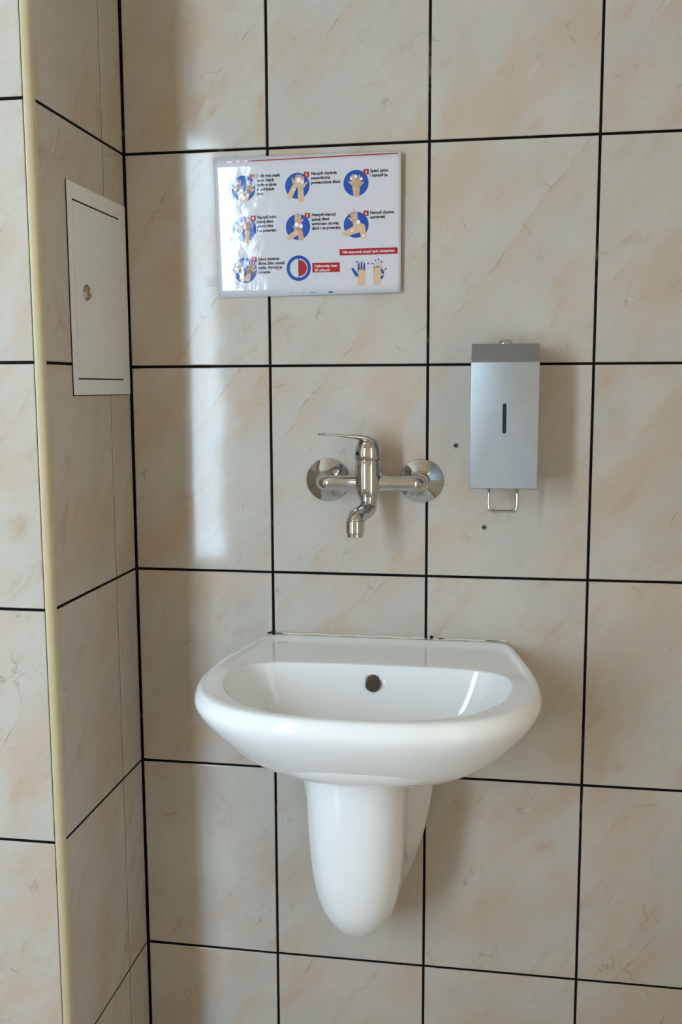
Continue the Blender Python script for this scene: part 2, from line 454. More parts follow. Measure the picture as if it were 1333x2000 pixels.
for a in ((-dw, -dw + 0.07, 0, FILL_DOOR['z1']), (dw - 0.07, dw, 0, FILL_DOOR['z1']), (-dw + 0.07, dw - 0.07, 0, 0.09), (-dw + 0.07, dw - 0.07, FILL_DOOR['z1'] - 0.07, FILL_DOOR['z1'])):
    box_bm(a[0], a[1], -0.025, 0.025, a[2], a[3], bm=bm)
bm_obj('fill_door_frame', bm, M_FRAME, dr)
mesh('fill_door_pane', [(-dw + 0.06, 0, 0.08), (dw - 0.06, 0, 0.08), (dw - 0.06, 0, FILL_DOOR['z1'] - 0.06), (-dw + 0.06, 0, FILL_DOOR['z1'] - 0.06)], [(0, 1, 2, 3)], frosted_material(), dr, False)
tube('fill_door_handle', catmull([(-dw + 0.035, 0.02, 1.02), (-dw + 0.035, 0.06, 1.02), (-dw + 0.05, 0.065, 1.02), (-dw + 0.15, 0.065, 1.02)], 4), 0.009, M_CHROME, dr, 12)

# ------------------------------------------------------------------ washbasin
CX = 0.4245; RIM = Z0 - 0.7773
basin = empty('washbasin', (CX, 0, RIM))
tag(basin, 'white glazed wall-hung washbasin with an overflow hole', 'washbasin')

half = [(0.0, -0.001), (0.06, -0.001), (0.12, -0.001), (0.165, -0.001), (0.190, -0.006), (0.2035, -0.028), (0.2150, -0.070), (0.2265, -0.120), (0.2355, -0.175),
        (0.2395, -0.225), (0.2350, -0.275), (0.2190, -0.322), (0.1880, -0.362), (0.1420, -0.391), (0.0800, -0.408), (0.0, -0.413)]
outer = half + [(-x, y) for x, y in half[-2:0:-1]]
bhalf = [(0.0, -0.140), (0.05, -0.1405), (0.10, -0.1420), (0.145, -0.147), (0.170, -0.156), (0.186, -0.172), (0.1950, -0.193), (0.1995, -0.215), (0.2010, -0.238),
         (0.1990, -0.262), (0.1930, -0.288), (0.1790, -0.319), (0.1560, -0.352), (0.1200, -0.378), (0.0680, -0.395), (0.0, -0.400)]
bowl = bhalf + [(-x, y) for x, y in bhalf[-2:0:-1]]
NS = 3
outer = [(x * 1.012, y if y > -0.25 else y - 0.006 * (-y - 0.25) / 0.16) for x, y in outer]
outer = catmull(outer, NS, True); bowl = catmull(bowl, NS, True)
def inset(loop, d):
    n = len(loop); out = []
    for i in range(n):
        a = Vector(loop[i - 1]); b = Vector(loop[(i + 1) % n]); t = (b - a).normalized()
        nrm = Vector((t.y, -t.x))
        if nrm.dot(Vector((0, -0.22)) - Vector(loop[i])) < 0: nrm = -nrm
        q = Vector(loop[i]) + nrm * d
        out.append((q.x, min(q.y, -0.001)))
    return out
YB = -0.165
def outer_loop(s, z):
    r = []
    low = min(1.0, max(0.0, (-z - 0.03) / 0.06))
    for x, y in outer:
        k = min(1.0, -y / 0.10); k = k + (1 - k) * low
        r.append((x * (1 - (1 - s) * k), y if y > YB else YB + (y - YB) * s))
    return r
rings = []
for z, q in ((-0.1440, 0.34), (-0.1436, 0.37), (-0.1405, 0.43), (-0.1325, 0.52), (-0.1190, 0.635), (-0.0995, 0.748), (-0.0780, 0.838), (-0.0560, 0.915), (-0.0390, 0.966), (-0.0260, 0.994), (-0.0180, 1.0), (-0.0075, 0.987)):
    rings.append([(x, y, z) for x, y in outer_loop(q, z)])
outer = outer_loop(0.974, 0)
rings.append([(x, y, -0.0022) for x, y in outer])
rings.append([(x, y, -0.0004) for x, y in inset(outer, 0.0030)])
def blend(f):        # loops between the rim and the bowl edge
    A = inset(outer, 0.0090); return [(a[0] + (b[0] - a[0]) * f, a[1] + (b[1] - a[1]) * f) for a, b in zip(A, bowl)]
def zdeck(p, f):     # the tap ledge at the back lies a little lower than the raised rim
    k = min(1.0, max(0.0, (p[1] + 0.215) / 0.07)); k = k * k * (3 - 2 * k)
    g = min(1.0, f / 0.16); g = g * g * (3 - 2 * g)
    return -0.0055 * k * g - 0.0008 * f
for f in (0.0, 0.07, 0.16, 0.30, 0.60, 0.88, 0.97):
    rings.append([(p[0], p[1], zdeck(p, f)) for p in blend(f)])
BC = Vector((0.0, -0.262))
def bowl_ring(s, z, sh=0.0):
    return [(BC.x + (x - BC.x) * s, BC.y + sh + (y - BC.y) * s, z + (zdeck((x, y), 1.0) if s > 0.9 else -0.004)) for x, y in bowl]
for s, z in ((1.0, -0.0004), (0.996, -0.0020), (0.987, -0.0058), (0.968, -0.013), (0.945, -0.026), (0.905, -0.046), (0.84, -0.070), (0.74, -0.094), (0.60, -0.109), (0.42, -0.118), (0.24, -0.122), (0.11, -0.124)):
    rings.append(bowl_ring(s, z))
body = rings_mesh('bowl', rings, M_CERAMIC, basin)
sd = body.modifiers.new('s', 'SUBSURF'); sd.levels = 1; sd.render_levels = 1
bake(body)
# overflow hole in the back wall of the bowl
cut_l = lathe('cutter', [(0.0108, -0.03), (0.0108, 0.03)], (0, 0, 0), (0, 0.97, 0.24), None, None, 32)
cut_l.location = (CX - 0.002, -0.160, RIM - 0.0355)
cut(body, cut_l)
for p in body.data.polygons: p.use_smooth = True
lathe('overflow_sleeve', [(0.0104, 0.0), (0.0104, 0.022), (0.0090, 0.022), (0.0090, 0.001)], (-0.002, -0.155, -0.0342), (0, 0.97, 0.24), simple('shaded_overflow', (0.07, 0.052, 0.04), 0.5, 0, 0.3, 0.4, 120), basin, 28)  # sleeve colour darkened to stand for the shade deep in the hole
lathe('drain', [(0.004, -0.1285), (0.030, -0.1285), (0.031, -0.1260), (0.028, -0.1245), (0.020, -0.1255), (0.004, -0.1265)], (0, -0.262, 0), (0, 0, 1), M_CHROME, basin, 32)

# silicone bead and mould spots along the wall edge
bead = tube('silicone_bead', [(-0.196 + 0.392 * k / 24, -0.0012, 0.0008 + 0.0006 * math.sin(k * 1.7)) for k in range(25)], 0.0021, M_SILICONE, basin, 8)
random.seed(5)
def spot(x, z, w, h, parent):
    V = []
    for k in range(12):
        t = 2 * math.pi * k / 12; r = random.uniform(0.7, 1.2)
        V.append((x + w * r * math.cos(t), 0, z + h * r * math.sin(t)))
    n = len(V)
    V2 = [(a, -0.0034, c) for a, _, c in V] + [(a, -0.0012, c) for a, _, c in V]
    F = [tuple(range(n))] + [(k, (k + 1) % n, n + (k + 1) % n, n + k) for k in range(n)]
    return mesh('mould_spot', V2, F, M_MOULD, parent, False)
for x, z, w, h in ((-0.188, 0.003, 0.0035, 0.002), (-0.194, 0.001, 0.004, 0.0015), (-0.176, 0.0015, 0.007, 0.0007), (0.066, 0.002, 0.003, 0.0018), (0.075, 0.003, 0.003, 0.003), (0.090, 0.0015, 0.006, 0.0008), (0.172, 0.0015, 0.012, 0.0006)):
    spot(x, z, w, h, basin)

def text_mesh(body_, size, align='LEFT', spacing=1.0, bold=0.0):
    cu = bpy.data.curves.new('txt', 'FONT'); cu.body = body_; cu.size = size; cu.align_x = align
    cu.space_line = spacing; cu.offset = bold; cu.resolution_u = 2; cu.fill_mode = 'FRONT'
    ob = bpy.data.objects.new('txt', cu); COL.objects.link(ob)
    bpy.context.view_layer.update()
    dg = bpy.context.evaluated_depsgraph_get()
    me = bpy.data.meshes.new_from_object(ob.evaluated_get(dg))
    V = [tuple(v.co) for v in me.vertices]; F = [tuple(p.vertices) for p in me.polygons]
    bpy.data.objects.remove(ob, do_unlink=True); bpy.data.curves.remove(cu); bpy.data.meshes.remove(me)
    return V, F
V, F = text_mesh('KOŁO', 0.0085, 'CENTER', 1, 0.0001)
mx = max(v[0] for v in V)
V = [(v[0] * 0.0085 / mx - 0.163, -0.040 + v[1] * 0.75, -0.0052) for v in V]
lg = mesh('brand_mark', V, F, M_LOGO, basin, False)

# ------------------------------------------------------------------ semi-pedestal under the basin
ped = empty('semi_pedestal', (0.397, 0, RIM - 0.43))
tag(ped, 'white ceramic half-pedestal hung under the washbasin', 'half pedestal')
PZ = RIM - 0.43
def table(t, z):
    if z >= t[0][0]: return t[0][1]
    for (za, a), (zb_, b) in zip(t, t[1:]):
        if z >= zb_: return a + (b - a) * (za - z) / (za - zb_)
    return t[-1][1]
PED_F = [(-0.92, 0.0765), (-0.98, 0.0760), (-1.04, 0.0745), (-1.09, 0.0720), (-1.13, 0.0680), (-1.16, 0.0625), (-1.185, 0.0540), (-1.205, 0.0440), (-1.222, 0.0310), (-1.235, 0.0170), (-1.242, 0.007)]
PED_W = [(-0.92, 0.124), (-1.02, 0.118), (-1.07, 0.108), (-1.12, 0.094), (-1.17, 0.074), (-1.21, 0.052), (-1.23, 0.036), (-1.242, 0.014)]
PED_D = [(-0.93, 0.225), (-1.00, 0.222), (-1.08, 0.214), (-1.13, 0.205), (-1.165, 0.193), (-1.19, 0.178), (-1.21, 0.158), (-1.225, 0.134), (-1.235, 0.106), (-1.242, 0.080)]
def ped_ring(z):
    # z measured from the first joint row (negative); a closed U-shaped loop, flaring towards the wall
    wf, ww, d = table(PED_F, z), table(PED_W, z), table(PED_D, z)
    yc = -d + min(0.40 * d, 0.078)
    pts = []
    for k in range(6):
        f = k / 6; pts.append((wf + (ww - wf) * (1 - f) ** 1.7, -0.0032 + (yc + 0.0032) * f))
    for k in range(0, 9):
        a = math.radians(90 * k / 8)
        pts.append((wf * max(0, math.cos(a)) ** 0.86, yc - (d + yc) * max(0, math.sin(a)) ** 0.86))
    lp = pts + [(-x, y) for x, y in pts[-2::-1]]
    return [(x, y, Z0 + z - PZ) for x, y in lp]
pz = [-0.9218, -0.93, -0.96, -1.00, -1.03, -1.06, -1.09, -1.12, -1.145, -1.165, -1.185, -1.200, -1.212, -1.222, -1.230, -1.236, -1.242]
shell = rings_mesh('pedestal_shell', [ped_ring(z) for z in pz], M_CERAMIC, ped)
sharp(shell, 60)
sd = shell.modifiers.new('s', 'SUBSURF'); sd.levels = 2; sd.render_levels = 2
bake(shell)

# ------------------------------------------------------------------ wall mixer tap
tap = empty('wall_mixer_tap', (0.4055, 0, Z0 - 0.5195))
tag(tap, 'chrome wall-mounted lever mixer tap above the washbasin', 'tap')
for sx in (-1, 1):
    r = lathe('rosette', [(0.0345, 0.0005), (0.0350, 0.002), (0.0345, 0.0040), (0.0300, 0.0068), (0.0220, 0.0110), (0.0165, 0.0135), (0.0160, 0.0125)], (sx * 0.0753, 0, 0), (0, -1, 0), M_CHROME, tap, 48, 25)
    lathe('union_nut', [(0.0135, 0.012), (0.0150, 0.0135), (0.0150, 0.026), (0.0138, 0.0275), (0.0135, 0.034)], (sx * 0.0753, 0, 0), (0, -1, 0), M_CHROME, tap, 32, 30)
YA = -0.048
arm = [(-0.0753, -0.026, 0), (-0.0753, -0.036, 0), (-0.0735, -0.0435, 0), (-0.0690, YA, 0), (-0.060, YA - 0.001, 0), (-0.030, YA - 0.002, 0), (0, YA - 0.003, 0), (0.030, YA - 0.002, 0), (0.060, YA - 0.001, 0), (0.0690, YA, 0), (0.0735, -0.0435, 0), (0.0753, -0.036, 0), (0.0753, -0.026, 0)]
arm = catmull(arm, 3)
rr = [0.0118 + 0.0028 * max(0, 1 - abs(p[0]) / 0.040) for p in arm]
tube('cross_bar', arm, rr, M_CHROME, tap, 28, 50)
AX = (-0.0025, YA - 0.006, 0)
lathe('valve_body', [(0.010, -0.0205), (0.0170, -0.0200), (0.0192, -0.0150), (0.0200, -0.006), (0.0203, 0.010), (0.0203, 0.0345), (0.0196, 0.0355), (0.0196, 0.0365)], AX, (0, 0, 1), M_CHROME, tap, 48, 40)
# cap with the lever swung to one side
cap = lathe('lever_cap', [(0.0200, 0.0372), (0.0212, 0.0385), (0.0214, 0.0460), (0.0208, 0.0530), (0.0185, 0.0610), (0.0150, 0.0670), (0.0090, 0.0712), (0.0, 0.0725)], AX, (0, 0, 1), M_CHROME, tap, 48, 50)
LA = math.radians(180 + 28)
ld = Vector((math.cos(LA), math.sin(LA), 0)); ls = Vector((-ld.y, ld.x, 0))
ring = []
for s, zc, w, h in ((-0.016, 0.0590, 0.0120, 0.0040), (-0.006, 0.0660, 0.0165, 0.0055), (0.006, 0.0705, 0.0175, 0.0055), (0.018, 0.0725, 0.0165, 0.0050), (0.030, 0.0735, 0.0140, 0.0034), (0.045, 0.0752, 0.0118, 0.0023), (0.060, 0.0768, 0.0105, 0.0020), (0.073, 0.0775, 0.0100, 0.0020), (0.079, 0.0776, 0.0080, 0.0021), (0.0815, 0.0776, 0.0045, 0.0014)):
    L_ = []
    for k in range(16):
        t = 2 * math.pi * k / 16
        c, s_ = math.cos(t), math.sin(t)
        p = Vector(AX) + ld * s + ls * (w * math.copysign(abs(c) ** 0.8, c)) + Vector((0, 0, zc + h * math.copysign(abs(s_) ** 0.8, s_)))
        L_.append(tuple(p))
    ring.append(L_)
lev = rings_mesh('lever', ring, M_CHROME, tap)
sd = lev.modifiers.new('s', 'SUBSURF'); sd.levels = 1; sd.render_levels = 1
bake(lev)
lathe('index_button', [(0.0, 0.0), (0.0030, 0.0), (0.0030, 0.0012), (0.0, 0.0016)], (AX[0] - 0.0150, AX[1] - 0.0150, 0.047), (-0.7, -0.7, 0), M_GAP, tap, 16)
lathe('swivel_collar', [(0.0125, -0.0170), (0.0136, -0.0185), (0.0136, -0.0270), (0.0130, -0.0280), (0.0122, -0.0284), (0.0122, -0.0294), (0.0132, -0.0300), (0.0130, -0.0325), (0.0118, -0.0332)], AX, (0, 0, 1), M_CHROME, tap, 40, 30)
p0 = Vector((AX[0], AX[1], -0.0310))
nz = Vector((-0.0165, -0.100, -0.0515))
sp_path = catmull([tuple(p0), tuple(p0 + Vector((0, 0, -0.0045))), tuple(p0 + Vector((-0.0012, -0.004, -0.0085))), tuple((p0 + Vector((-0.0012, -0.004, -0.0085))).lerp(nz + Vector((0.0018, 0.006, 0.0030)), 0.5)), tuple(nz + Vector((0.0018, 0.006, 0.0030))), tuple(nz + Vector((0, 0, -0.0025))), tuple(nz + Vector((0, 0, -0.010)))], 5)
spout = tube('spout', sp_path, 0.0130, M_CHROME, tap, 28, 50)
aer = lathe('aerator', [(0.0128, 0.0005), (0.0143, -0.0012), (0.0143, -0.0185), (0.0136, -0.0195), (0.0127, -0.0200), (0.0125, -0.0255), (0.0108, -0.0262), (0.0100, -0.0240), (0.002, -0.0235)], nz, (0, 0, 1), M_CHROME, spout, 36, 30)

# ------------------------------------------------------------------ soap dispenser
disp = empty('soap_dispenser', (0.6095, 0, Z0 - 0.521))
tag(disp, 'brushed steel soap dispenser with a sight slot and wire lever', 'soap dispenser')
zb = Z0 - 0.521
DY = -0.100
pr = [(-0.001, 0.0), (DY, 0.0), (DY, 0.1850), (DY + 0.030, 0.2125), (-0.001, 0.2125)]
bm = bmesh.new()
vl = [bm.verts.new((-0.0493, y, z)) for y, z in pr]; vr = [bm.verts.new((0.0493, y, z)) for y, z in pr]
bm.faces.new(vl); bm.faces.new(vr[::-1])
for k in range(5): bm.faces.new((vl[k], vr[k], vr[(k + 1) % 5], vl[(k + 1) % 5]))
bmesh.ops.bevel(bm, geom=list(bm.edges), offset=0.0013, segments=2, affect='EDGES', profile=0.5)
hs = bm_obj('housing', bm, M_STEEL, disp)
# the sight slot is cut into the front
bm = bmesh.new()
sl = []
for k in range(24):
    t = 2 * math.pi * k / 24
    zz = 0.0192 if math.sin(t) >= 0 else -0.0192
    sl.append((0.0029 * math.cos(t), zz + 0.0029 * math.sin(t)))
va = [bm.verts.new((x - 0.0, DY - 0.01, z)) for x, z in sl]; vb = [bm.verts.new((x, DY + 0.004, z)) for x, z in sl]
bm.faces.new(va); bm.faces.new(vb[::-1])
for k in range(24): bm.faces.new((va[k], vb[k], vb[(k + 1) % 24], va[(k + 1) % 24]))
ct = bm_obj('cutter', bm, None); ct.location = (0.6095, 0, zb + 0.1033)
cut(hs, ct)
sharp(hs, 20)
bm = bmesh.new()
va = [bm.verts.new((x * 0.97, DY + 0.0022, 0.1033 + z * 0.99)) for x, z in sl]; vb = [bm.verts.new((x * 0.97, DY + 0.0038, 0.1033 + z * 0.99)) for x, z in sl]
bm.faces.new(va); bm.faces.new(vb[::-1])
for k in range(24): bm.faces.new((va[k], vb[k], vb[(k + 1) % 24], va[(k + 1) % 24]))
tag(bm_obj('sight_window', bm, simple('dark_sight_glass', (0.012, 0.016, 0.024), 0.25, 0, 0.5, 0.1, 90), disp), 'dark sight window behind the slot')
lathe('lock', [(0.0112, 0.2120), (0.0112, 0.2145), (0.0095, 0.2175), (0.0060, 0.2195), (0.0, 0.2200)], (0.0, -0.050, 0), (0, 0, 1), M_CHROME, disp, 32, 40)
hwid = 0.0212; yl = -0.062
wire = [(-hwid, yl + 0.004, 0.004), (-hwid, yl, -0.010), (-hwid, yl - 0.002, -0.026), (-hwid + 0.0012, yl - 0.003, -0.0335), (-hwid + 0.0050, yl - 0.003, -0.0370), (0, yl - 0.003, -0.0372), (hwid - 0.0050, yl - 0.003, -0.0370), (hwid - 0.0012, yl - 0.003, -0.0335), (hwid, yl - 0.002, -0.026), (hwid, yl, -0.010), (hwid, yl + 0.004, 0.004)]
tube('wire_lever', catmull(wire, 4), 0.0022, M_CHROME, disp, 12, 60)

# ------------------------------------------------------------------ old drill holes with plugs
for x, z, lab in ((0.5353, -0.4632, 'empty grey screw plug in the tile level with the tap lever'), (0.5812, -0.5928, 'empty grey screw plug in the tile below the soap dispenser')):
    e = empty('wall_plug', (x, 0, Z0 + z)); tag(e, lab, 'wall plug', 'screw plugs left in the tiles')
    lathe('plug_collar', [(0.0024, 0.0004), (0.0024, 0.0010), (0.0034, 0.0012), (0.0044, 0.0008), (0.0046, -0.002)], (0, 0, 0), (0, -1, 0), M_PLUG, e, 18, 60)
    lathe('plug_hole', [(0.0001, 0.0003), (0.0027, 0.0003), (0.0027, 0.0009), (0.0001, 0.0009)], (0, 0, 0), (0, -1, 0), M_GAP, e, 14, 60)

# ------------------------------------------------------------------ access panel on the side of the pier
pan = empty('access_panel', (0, -0.1138, Z0 - 0.3812))
tag(pan, 'pale grey metal access panel with a small latch on the side wall', 'access panel')
PW, PH = 0.1086, 0.2985      # half width, height
dy0, dy1, dz0, dz1 = -0.0905, 0.0800, 0.0245, 0.2735     # door, relative to the panel
bm = bmesh.new()
for a in ((-PW, dy0 - 0.0012, 0, PH), (dy1 + 0.0010, PW, 0, PH), (dy0 - 0.0012, dy1 + 0.0010, 0, dz0 - 0.0022), (dy0 - 0.0012, dy1 + 0.0010, dz1 + 0.0024, PH)):
    box_bm(0.0003, 0.0016, a[0], a[1], a[2], a[3], bm=bm)
bmesh.ops.remove_doubles(bm, verts=bm.verts, dist=1e-5)
bm_obj('frame', bm, M_PANEL, pan)
bm_obj('backing', box_bm(0.0002, 0.0006, dy0 - 0.006, dy1 + 0.006, dz0 - 0.006, dz1 + 0.006), M_GAP, pan)
bm_obj('dark_outline', box_bm(0.0001, 0.0010, -PW - 0.0014, PW - 0.0005, -0.0012, PH + 0.0002), M_GAP, pan)  # dark sheet showing as a thin line along the panel's outer edges
door = bm_obj('door', box_bm(0.0004, 0.0020, dy0, dy1, dz0, dz1, 0.0006, 2), M_PANEL, pan)
kx = -0.167 + 0.1128; kz = -0.2328 + 0.3812
lt = lathe('latch', [(0.0118, 0.0018), (0.0120, 0.0032), (0.0102, 0.0054), (0.0070, 0.0062), (0.0060, 0.0048), (0.001, 0.0046)], (0, kx, kz), (1, 0, 0), M_BRASS, door, 8, 20)
tag(lt, 'tarnished brass latch')

# ------------------------------------------------------------------ laminated hand-washing instructions
poster = empty('instruction_sheet', (0.150, 0, Z0 - 0.2287))
tag(poster, 'laminated hand-washing instruction sheet with blue circles taped above the tap', 'poster')
def bow(x):
    # stand-off of the sheet from the tiles at wall position x (metres); taped down on its left side
    s = x - 0.150
    a = 0.030
    if s < 0.125: return 0.0014 + a * s
    u = min(s - 0.125, 0.175)
    return 0.0014 + a * 0.125 + a * u - 0.055 * u * u
LAY = 0.00018
def on_sheet(x, z, layer):
    """wall position in millimetres (z from the first joint row) -> point on the bowed sheet, in the poster's frame"""
    X = x / 1000
    return (X - 0.150, -bow(X) - LAY * layer - 0.016 * (z / 1000 + 0.2287), z / 1000 + 0.2287)
corners = ((150.3, -12.6), (448.1, -16.0), (448.1, -225.3), (154.2, -228.7))
def bil(u, v):
    (ax, az), (bx, bz), (cx_, cz), (dx, dz) = corners
    return ((ax * (1 - u) + bx * u) * (1 - v) + (dx * (1 - u) + cx_ * u) * v, (az * (1 - u) + bz * u) * (1 - v) + (dz * (1 - u) + cz * u) * v)
V = []; F = []
nu, nv = 40, 14
for lay_, yo in ((0, 0), (0, 0.0004)):
    for j in range(nv + 1):
        for i in range(nu + 1):
            p = on_sheet(*bil(i / nu, j / nv), 0); V.append((p[0], p[1] + yo, p[2]))
m1 = (nu + 1) * (nv + 1)
for b_ in (0, m1):
    for j in range(nv):
        for i in range(nu):
            q = (b_ + j * (nu + 1) + i, b_ + j * (nu + 1) + i + 1, b_ + (j + 1) * (nu + 1) + i + 1, b_ + (j + 1) * (nu + 1) + i)
            F.append(q if b_ else q[::-1])
edge = [i for i in range(nu + 1)] + [(j) * (nu + 1) + nu for j in range(1, nu and nv + 1)] + [nv * (nu + 1) + i for i in range(nu - 1, -1, -1)] + [j * (nu + 1) for j in range(nv - 1, 0, -1)]
for k in range(len(edge)):
    a, b_ = edge[k], edge[(k + 1) % len(edge)]; F.append((a, b_, b_ + m1, a + m1))
mesh('laminated_sheet', V, F, M_PAPER, poster, True)

def tess(poly):
    """fan-free fill of a simple polygon with bmesh, finely cut so that it can follow the bow"""
    bm = bmesh.new(); vs_ = [bm.verts.new((x, z, 0)) for x, z in poly]; bm.faces.new(vs_)
    bmesh.ops.triangulate(bm, faces=bm.faces)
    bm.verts.index_update()
    V = [(v.co.x, v.co.y) for v in bm.verts]; F = [tuple(v.index for v in f.verts) for f in bm.faces]
    bm.free(); return V, F
def printed(name, shapes, mat, layer):
    """shapes: list of (V2, F) in wall millimetres"""
    V = []; F = []
    for v2, f2 in shapes:
        b_ = len(V); V += [on_sheet(x, z, layer) for x, z in v2]; F += [tuple(i + b_ for i in f) for f in f2]
    me_o = mesh(name, V, F, mat, poster, False)
    bm = bmesh.new(); bm.from_mesh(me_o.data)
    for f in bm.faces:
        f.normal_update()
        if f.normal.y > 0: f.normal_flip()
    bm.to_mesh(me_o.data); bm.free()
    return me_o
def rect(x0, x1, z0, z1, slope=0.0, n=1):
    V = []; F = []
    for k in range(n + 1):
        x = x0 + (x1 - x0) * k / n; V += [(x, z0 + slope * (x - x0)), (x, z1 + slope * (x - x0))]
    for k in range(n): F.append((2 * k, 2 * k + 2, 2 * k + 3, 2 * k + 1))
    return V, F
def disc(cx, cz, r, a0=0, a1=360, n=36, r0=0.0):
    if r0 > 0:
        V = []; F = []
        for k in range(n):
            t = math.radians(360 * k / n); V += [(cx + r * math.cos(t), cz + r * math.sin(t)), (cx + r0 * math.cos(t), cz + r0 * math.sin(t))]
        for k in range(n): a = 2 * k; b_ = (2 * k + 2) % (2 * n); F.append((a, b_, b_ + 1, a + 1))
        return V, F
    V = [(cx, cz)]; F = []
    m = n if a1 - a0 == 360 else n + 1
    for k in range(m):
        t = math.radians(a0 + (a1 - a0) * k / n); V.append((cx + r * math.cos(t), cz + r * math.sin(t)))
    for k in range(n): F.append((0, 1 + k, 1 + (k + 1) % m))
    return V, F
def capsule(x0, z0, x1, z1, r0, r1):
    a = math.atan2(z1 - z0, x1 - x0); P = []
    for k in range(9): t = a + math.pi / 2 + math.pi * k / 8; P.append((x0 + r0 * math.cos(t), z0 + r0 * math.sin(t)))
    for k in range(9): t = a - math.pi / 2 + math.pi * k / 8; P.append((x1 + r1 * math.cos(t), z1 + r1 * math.sin(t)))
    return P, [tuple(range(18))]
def hand(cx, cz, s, rot=0.0, flip=1, spread=1.0, arm=10.0):
    """flat drawing of an open hand, fingers up; s = palm half width in mm"""
    c, sn = math.cos(math.radians(rot)), math.sin(math.radians(rot)); out = []
    def tr(sh): return [(cx + s * (flip * x * c - z * sn), cz + s * (flip * x * sn + z * c)) for x, z in sh[0]], sh[1]
    out.append(tr(capsule(0, -0.35, 0, 0.35, 0.92, 0.98)))
    for k, (bx, L_) in enumerate(((-0.72, 1.55), (-0.25, 2.0), (0.24, 1.95), (0.70, 1.45))):
        a = math.radians(90 - (bx * 17 * spread)); out.append(tr(capsule(bx, 0.6, bx + L_ * math.cos(a), 0.5 + L_ * math.sin(a), 0.25, 0.19)))
    out.append(tr(capsule(-0.55, -0.55, -1.65, 0.55, 0.33, 0.22)))
    if arm: out.append(tr(capsule(0, -0.4, 0.15, -0.4 - arm / s, 0.72, 0.80)))
    return out

SL = 0.004
printed('red_rule', [rect(171.8, 443.4, -20.9, -19.2, 0.0058, 24)], M_RED, 1)
centres = {1: (198.9, -60.7), 2: (285.8, -60.2), 3: (378.4, -59.8), 4: (198.8, -123.0), 5: (286.0, -122.3), 6: (378.4, -122.0), 7: (199.0, -186.4)}
for k, (x, z) in centres.items():
    printed('blue_disc', [disc(x, z, 19.6)], M_BLUE, 1)
draw = {
    1: [hand(190.5, -60, 5.0, 14, 1, 1.4, 15), hand(207.5, -63, 5.0, -18, -1, 1.4, 13)],
    2: [hand(284, -56, 5.2, -30, 1, 0.9, 20), hand(291, -60, 6.0, 4, -1, 0.6, 18)],
    3: [hand(375.5, -59, 4.8, 6, 1, 0.5, 16), hand(381.5, -61, 5.0, -4, -1, 0.5, 14)],
    4: [hand(204.0, -119, 5.0, -4, 1, 0.7, 20), hand(192, -123, 5.2, -38, 1, 0.3, 14)],
    5: [hand(285.5, -114, 5.0, -3, -1, 0.6, 12), hand(288, -123, 5.4, 8, 1, 0.3, 14), [capsule(284, -131, 272, -138, 4.4, 4.0)]],
    6: [hand(376.0, -113, 5.2, 8, 1, 0.9, 16), [capsule(362, -135, 385, -126, 4.6, 6.4)], [capsule(387, -126, 390, -139, 5.6, 4.0)]],
    7: [hand(190.5, -184, 5.0, 14, 1, 1.4, 15), hand(207.5, -186, 5.0, -16, -1, 1.4, 13)],
}
for k, hs_ in draw.items():
    for q, h_ in enumerate(hs_):
        printed('drawn_hand', h_, M_SKIN if q % 2 == 0 else M_SKIN2 if k in (3, 5) else M_SKIN, 2 + q)
foam = {1: ((195.5, -64, 3.6), (203, -66, 2.6)), 2: ((288, -52, 5.5), (294, -55, 4.0), (281, -66, 2.4)), 3: ((371, -53, 3.0), (378, -50, 3.2), (387, -54, 3.0)), 4: ((200, -121, 3.2), (196, -117, 2.4)), 5: ((284, -119, 5.0), (291, -121, 4.4)), 6: ((382, -118, 4.4), (372, -131, 2.6), (390, -139, 3.0))}
for k, L_ in foam.items():
    printed('drawn_foam', [disc(x, z, r * 0.7, n=14) for x, z, r in L_], M_WHITE, 6)
numpos = {1: (213.7, -44.5), 2: (300.6, -44.0), 3: (394.2, -43.9), 4: (213.7, -106.7), 5: (301.3, -105.8), 6: (393.8, -105.4), 7: (214.2, -170.0)}
def caption(name, lines, x, z, width, pitch, mat, layer, size=6.4, bold=0.24, slope=SL):
    """lines of print; the longest one is fitted to the given width"""
    sets = [text_mesh(t, size, 'LEFT', 1.0, bold) for t in lines]
    wmax = max(max(v[0] for v in V) for V, _ in sets)
    fx = width / wmax if width else 1.0
    sh = []
    for k, (V, F) in enumerate(sets):
        sh.append(([(x + v[0] * fx, z - k * pitch + v[1] + slope * v[0]) for v in V], F))
    return printed(name, sh, mat, layer)
for k, (x, z) in numpos.items():
    printed('number_square', [rect(x - 4.0, x + 4.0, z - 4.0, z + 4.0)], M_RED, 6)
    caption('number', [str(k)], x - 1.5, z - 2.2, None, 6, M_WHITE, 7, 6.2, 0.1)
caps = {
    1: (['Zwilż ręce ciepłą', 'wodą. Nałóż', 'mydło w płynie', 'w zagłębienie', 'dłoni'], 220.3, -45.0, 37.8),
    2: (['Namydl obydwie', 'wewnętrzne', 'powierzchnie dłoni.'], 307.7, -45.0, 46.8),
    3: (['Spleć palce', 'i namydl je.'], 400.6, -44.6, 27.5),
    4: (['Namydl kciuk', 'jednej dłoni', 'drugą ręką', 'i na przemian.'], 219.8, -107.6, 32.0),
    5: (['Namydl wierzch', 'jednej dłoni', 'wnętrzem drugiej', 'dłoni i na przemian.'], 308.1, -107.0, 46.6),
    6: (['Namydl obydwa', 'nadgarstki.'], 400.2, -106.6, 37.2),
    7: (['Spłucz starannie', 'dłonie, żeby usunąć', 'mydło. Wytrzyj je', 'starannie.'], 220.4, -171.6, 44.0),
}
for k, (lines, x, z, w) in caps.items():
    caption('caption', lines, x, z, w, 6.75, M_BLACK, 1)
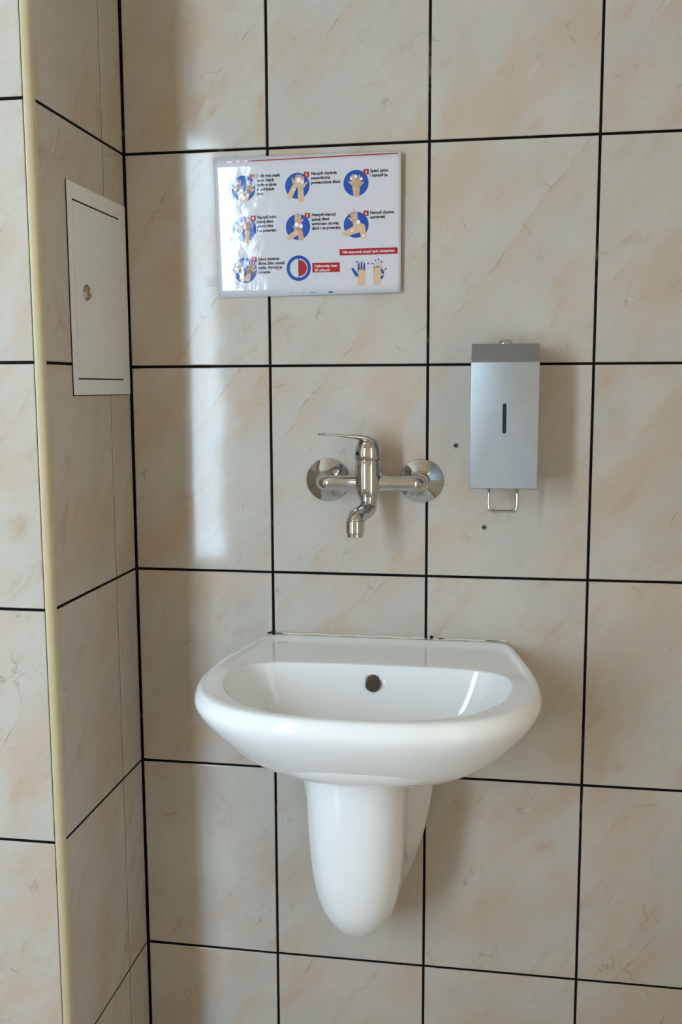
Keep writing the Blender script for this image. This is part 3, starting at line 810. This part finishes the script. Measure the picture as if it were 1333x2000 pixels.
# the dial
printed('dial_ring', [disc(286.4, -185.2, 19.6, r0=14.6)], M_BLUE, 1)
printed('dial_sector', [disc(286.9, -185.2, 12.6, -90, 90, 24)], M_RED, 1)
printed('dial_mark', [rect(286.0, 286.8, -201, -169.5), rect(271.4, 274.2, -185.6, -184.8), rect(299.0, 301.6, -185.6, -184.8)], M_BLACK, 2)
printed('red_label', [rect(308.3, 352.3, -192.6, -178.0, SL)], M_RED, 1)
caption('label_text', ['Całkowity czas:', '30 sekund'], 312.0, -184.6, 36.5, 6.3, M_WHITE, 2, 5.6, 0.08)
printed('red_label', [rect(352.0, 443.2, -167.7, -157.9, SL, 6)], M_RED, 1)
caption('label_text', ['Nie zapomnij umyć tych obszarów:'], 356.5, -164.6, 82.0, 6, M_WHITE, 2, 5.8, 0.08)
# the two hands with blue areas
for cx_, fl in ((386.3, 1), (411.5, -1)):
    h_ = hand(cx_, -196, 6.9, 2 * fl, fl, 0.45, 0)
    printed('drawn_hand', h_ + [([(cx_ - 6.3, -197), (cx_ + 6.3, -197), (cx_ + 5.6, -214), (cx_ - 5.6, -214)], [(0, 1, 2, 3)])], M_SKIN, 1)
printed('blue_area', [capsule(379, -198, 372.5, -188.5, 2.6, 1.7)] + [capsule(382.3 + 4.3 * k, -180 + (1.8 if k == 1 else 0), 382.3 + 4.3 * k, -189, 0.8, 1.5) for k in range(3)] + [disc(397, -181, 1.3, n=10), disc(379.6, -178, 1.4, n=10)], M_BLUE, 3)
printed('blue_area', [disc(403.8, -181, 1.2, n=10), disc(408.6, -176.5, 1.2, n=10), disc(413.4, -175, 1.3, n=10), disc(418.4, -178.6, 1.2, n=10), disc(424.6, -190, 1.4, n=10), capsule(418.5, -191.5, 420.5, -196, 1.9, 1.5), capsule(418.0, -203, 420.5, -200, 1.9, 1.0), disc(407, -187, 1.0, n=10), disc(411.5, -186.3, 1.4, n=10), disc(416, -186.5, 1.0, n=10)], M_BLUE, 3)
# tops of the cut-off drawings along the lower edge
printed('cut_off_print', [rect(304, 314.5, -223.8, -222.3)], M_LBLUE, 1)
printed('cut_off_print', [([(332 + k, -224.2 + 2.4 * math.sin(math.pi * k / 11)) for k in range(12)], [tuple(range(12))])], M_BLUE, 1)
printed('cut_off_print', [rect(273.5, 274.6, -224.4, -222.6)], M_BLUE, 1)
printed('cut_off_print', [rect(293, 294.2, -224.4, -222.4)], M_BLUE, 1)

# strips of clear tape holding the sheet
for nm, (xa, xb, za, zb_), lab in (('adhesive_tape', (0.131, 0.158, -0.2105, -0.1945), 'clear adhesive tape on the edge of the instruction sheet'),):
    bm = box_bm(xa, xb, -0.0019, -0.0003, Z0 + za, Z0 + zb_, 0.0003, 1)
    m_, N_, L_, b_ = new_mat('clear_tape'); b_.inputs['Base Color'].default_value = (0.62, 0.56, 0.48, 1); b_.inputs['Roughness'].default_value = 0.12
    b_.inputs['Alpha'].default_value = 0.12
    tp = bm_obj(nm, bm, m_); tag(tp, lab, 'tape')
